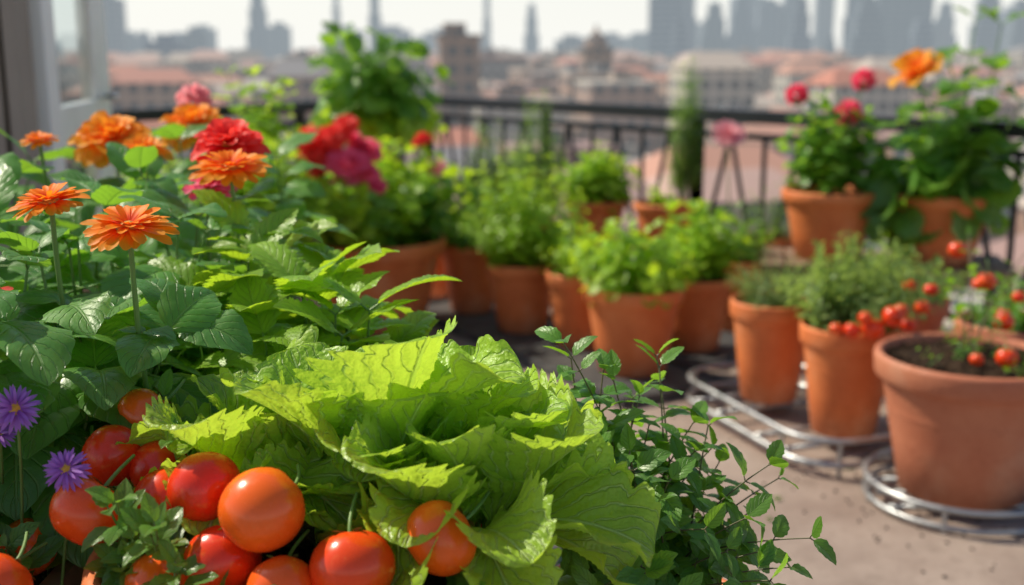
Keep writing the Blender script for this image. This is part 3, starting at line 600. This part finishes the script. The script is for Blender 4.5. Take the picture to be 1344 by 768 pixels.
for tp in tips+[(t[0]+U(-.05,.03),t[1]+U(-.03,.08),t[2]-U(.0,.07)) for t in tips for _ in range(2)]:
    sprig(mb,(b[0]+U(-.05,.05),b[1]+U(-.06,.04),b[2]),tp,8,T['mint'],.054,0,1,bend=.25,r=.0017,up=.25,t0=.22,shrink=.42)
mb.build("mint_stems",['mint','wstem'],e)
# ------------------------------------------------------------------ city
mb=MB(); S=9000
xs=np.linspace(-S,S,41); gx,gy=np.meshgrid(xs,xs); mb.add((np.stack([gx,gy,gx*0-25.],-1).reshape(-1,3),grid_faces(40,40),np.zeros((gx.size,3))),np.eye(4)); mb.build("ground",['cground'])
HIP_V=np.array([(-.5,-.5,0),(.5,-.5,0),(.5,.5,0),(-.5,.5,0),(-.28,-.02,1),(.28,-.02,1),(.28,.02,1),(-.28,.02,1)],float)
HIP=(HIP_V,np.array([(0,1,5,4),(1,2,6,5),(2,3,7,6),(3,0,4,7),(4,5,6,7)]),np.zeros((8,3)))
mb=MB()
yy=42.
while yy<1500:
    step=14+yy*.018; x=-yy*.62-20
    while x<yy*.62+20:
        wd=U(.6,.95)*step; dp=U(.6,.9)*step; h=U(7,15)+ (U(0,9) if yy>200 else 0)+yy*.005; rz=U(-.12,.12)+.2; c=R()
        px_,py=x+U(-2,2),yy+U(-2,2); mb.add(BOX,TRS((px_,py,-25+h/2),(wd,dp,h),rz),0,c)
        if R()<.45: mb.add(HIP,TRS((px_,py,-25+h+.05),(wd*1.06,dp*1.06,U(1.5,3.5)),rz),1,R())
        else:
            mb.add(BOX,TRS((px_,py,-25+h+.3),(wd*1.02,dp*1.02,.6),rz),1,R()); mb.add(BOX,TRS((px_+U(-2,2),py,-25+h+1.6),(wd*.25,dp*.3,2.),rz),0,R())
        x+=step*U(1.0,1.25)
    yy+=step*1.15
mb.build("distant_city_blocks",['cwall','croof'],smooth=False)
def tower(x,y,wd,h,kind=0,mat='tower'):
    mb=MB(); rz=U(-.3,.3); c=R(); dp=wd*U(.7,1.1)
    if kind==0:
        mb.add(BOX,TRS((x,y,-25+h/2),(wd,dp,h),rz),0,c); mb.add(BOX,TRS((x,y,-25+h+2),(wd*.5,dp*.5,4),rz),0,c)
    else:
        z=-25; ww=1.
        for f in(.6,.22,.12,.06): hh=h*f; mb.add(BOX,TRS((x,y,z+hh/2),(wd*ww,dp*ww,hh),rz),0,c); z+=hh; ww*=.74
        if kind==2: tube(mb,[(x,y,z),(x,y,z+h*.22)],wd*.06,wd*.015,6)
    mb.build("skyscraper",[mat],smooth=False)
TW=[(155,800,42,4,0),(348,1000,24,-4,1),(374,1100,24,38,0),(497,1100,14,-30,2),(448,1200,12,-5,1),(640,1200,9,-20,2),(697,1100,18,10,1),(895,900,26,-30,1),(925,1100,30,34,0),(965,950,34,2,1),(1000,1000,30,10,0),(1027,1000,22,-25,1),(1070,1100,22,-10,0),(1107,900,24,-30,1),(1135,1100,20,15,0),(1172,850,66,-60,0),(1225,1000,30,8,1),(1278,800,34,-20,1),(1315,1000,40,18,0),(250,1200,40,50,0),(560,1300,40,54,0),(760,1300,40,56,0),(835,1200,34,50,0),(60,900,50,20,1),(200,1000,30,44,1),(1400,900,60,-10,0)]
for k in range(18): TW.append((U(850,1400),U(700,1300),U(20,46),U(0,50),k%2))
for k in range(14): TW.append((U(-60,850),U(600,1300),U(26,50),U(40,58),0))
for (u,d,wp,top,k) in TW: tower((u-672)/1493*d,d,wp/1493*d,26.2+(70-top)/1493*d*1.02,k)
def brick_tower(x,y,wd,top,dome):
    mb=MB(); mb.add(BOX,TRS((x,y,(-25+top)/2),(wd,wd,top+25),.15),0); mb.add(BOX,TRS((x,y,top+.4),(wd*1.12,wd*1.12,.8),.15),0)
    if dome: mb.add(lathe([(wd*.45,top+.8),(wd*.42,top+2),(wd*.3,top+3.4),(wd*.1,top+4.4),(.1,top+6)],16),TRS((x,y,0)),1)
    else: mb.add(BOX,TRS((x-wd*.1,y,top+1.8),(wd*.55,wd*.55,2),.15),0)
    mb.build("brick_tower",['brick','brick'],smooth=False)
brick_tower(-9.7,210,7.0,3.6,False); brick_tower(18.8,260,6.3,1.4,True)
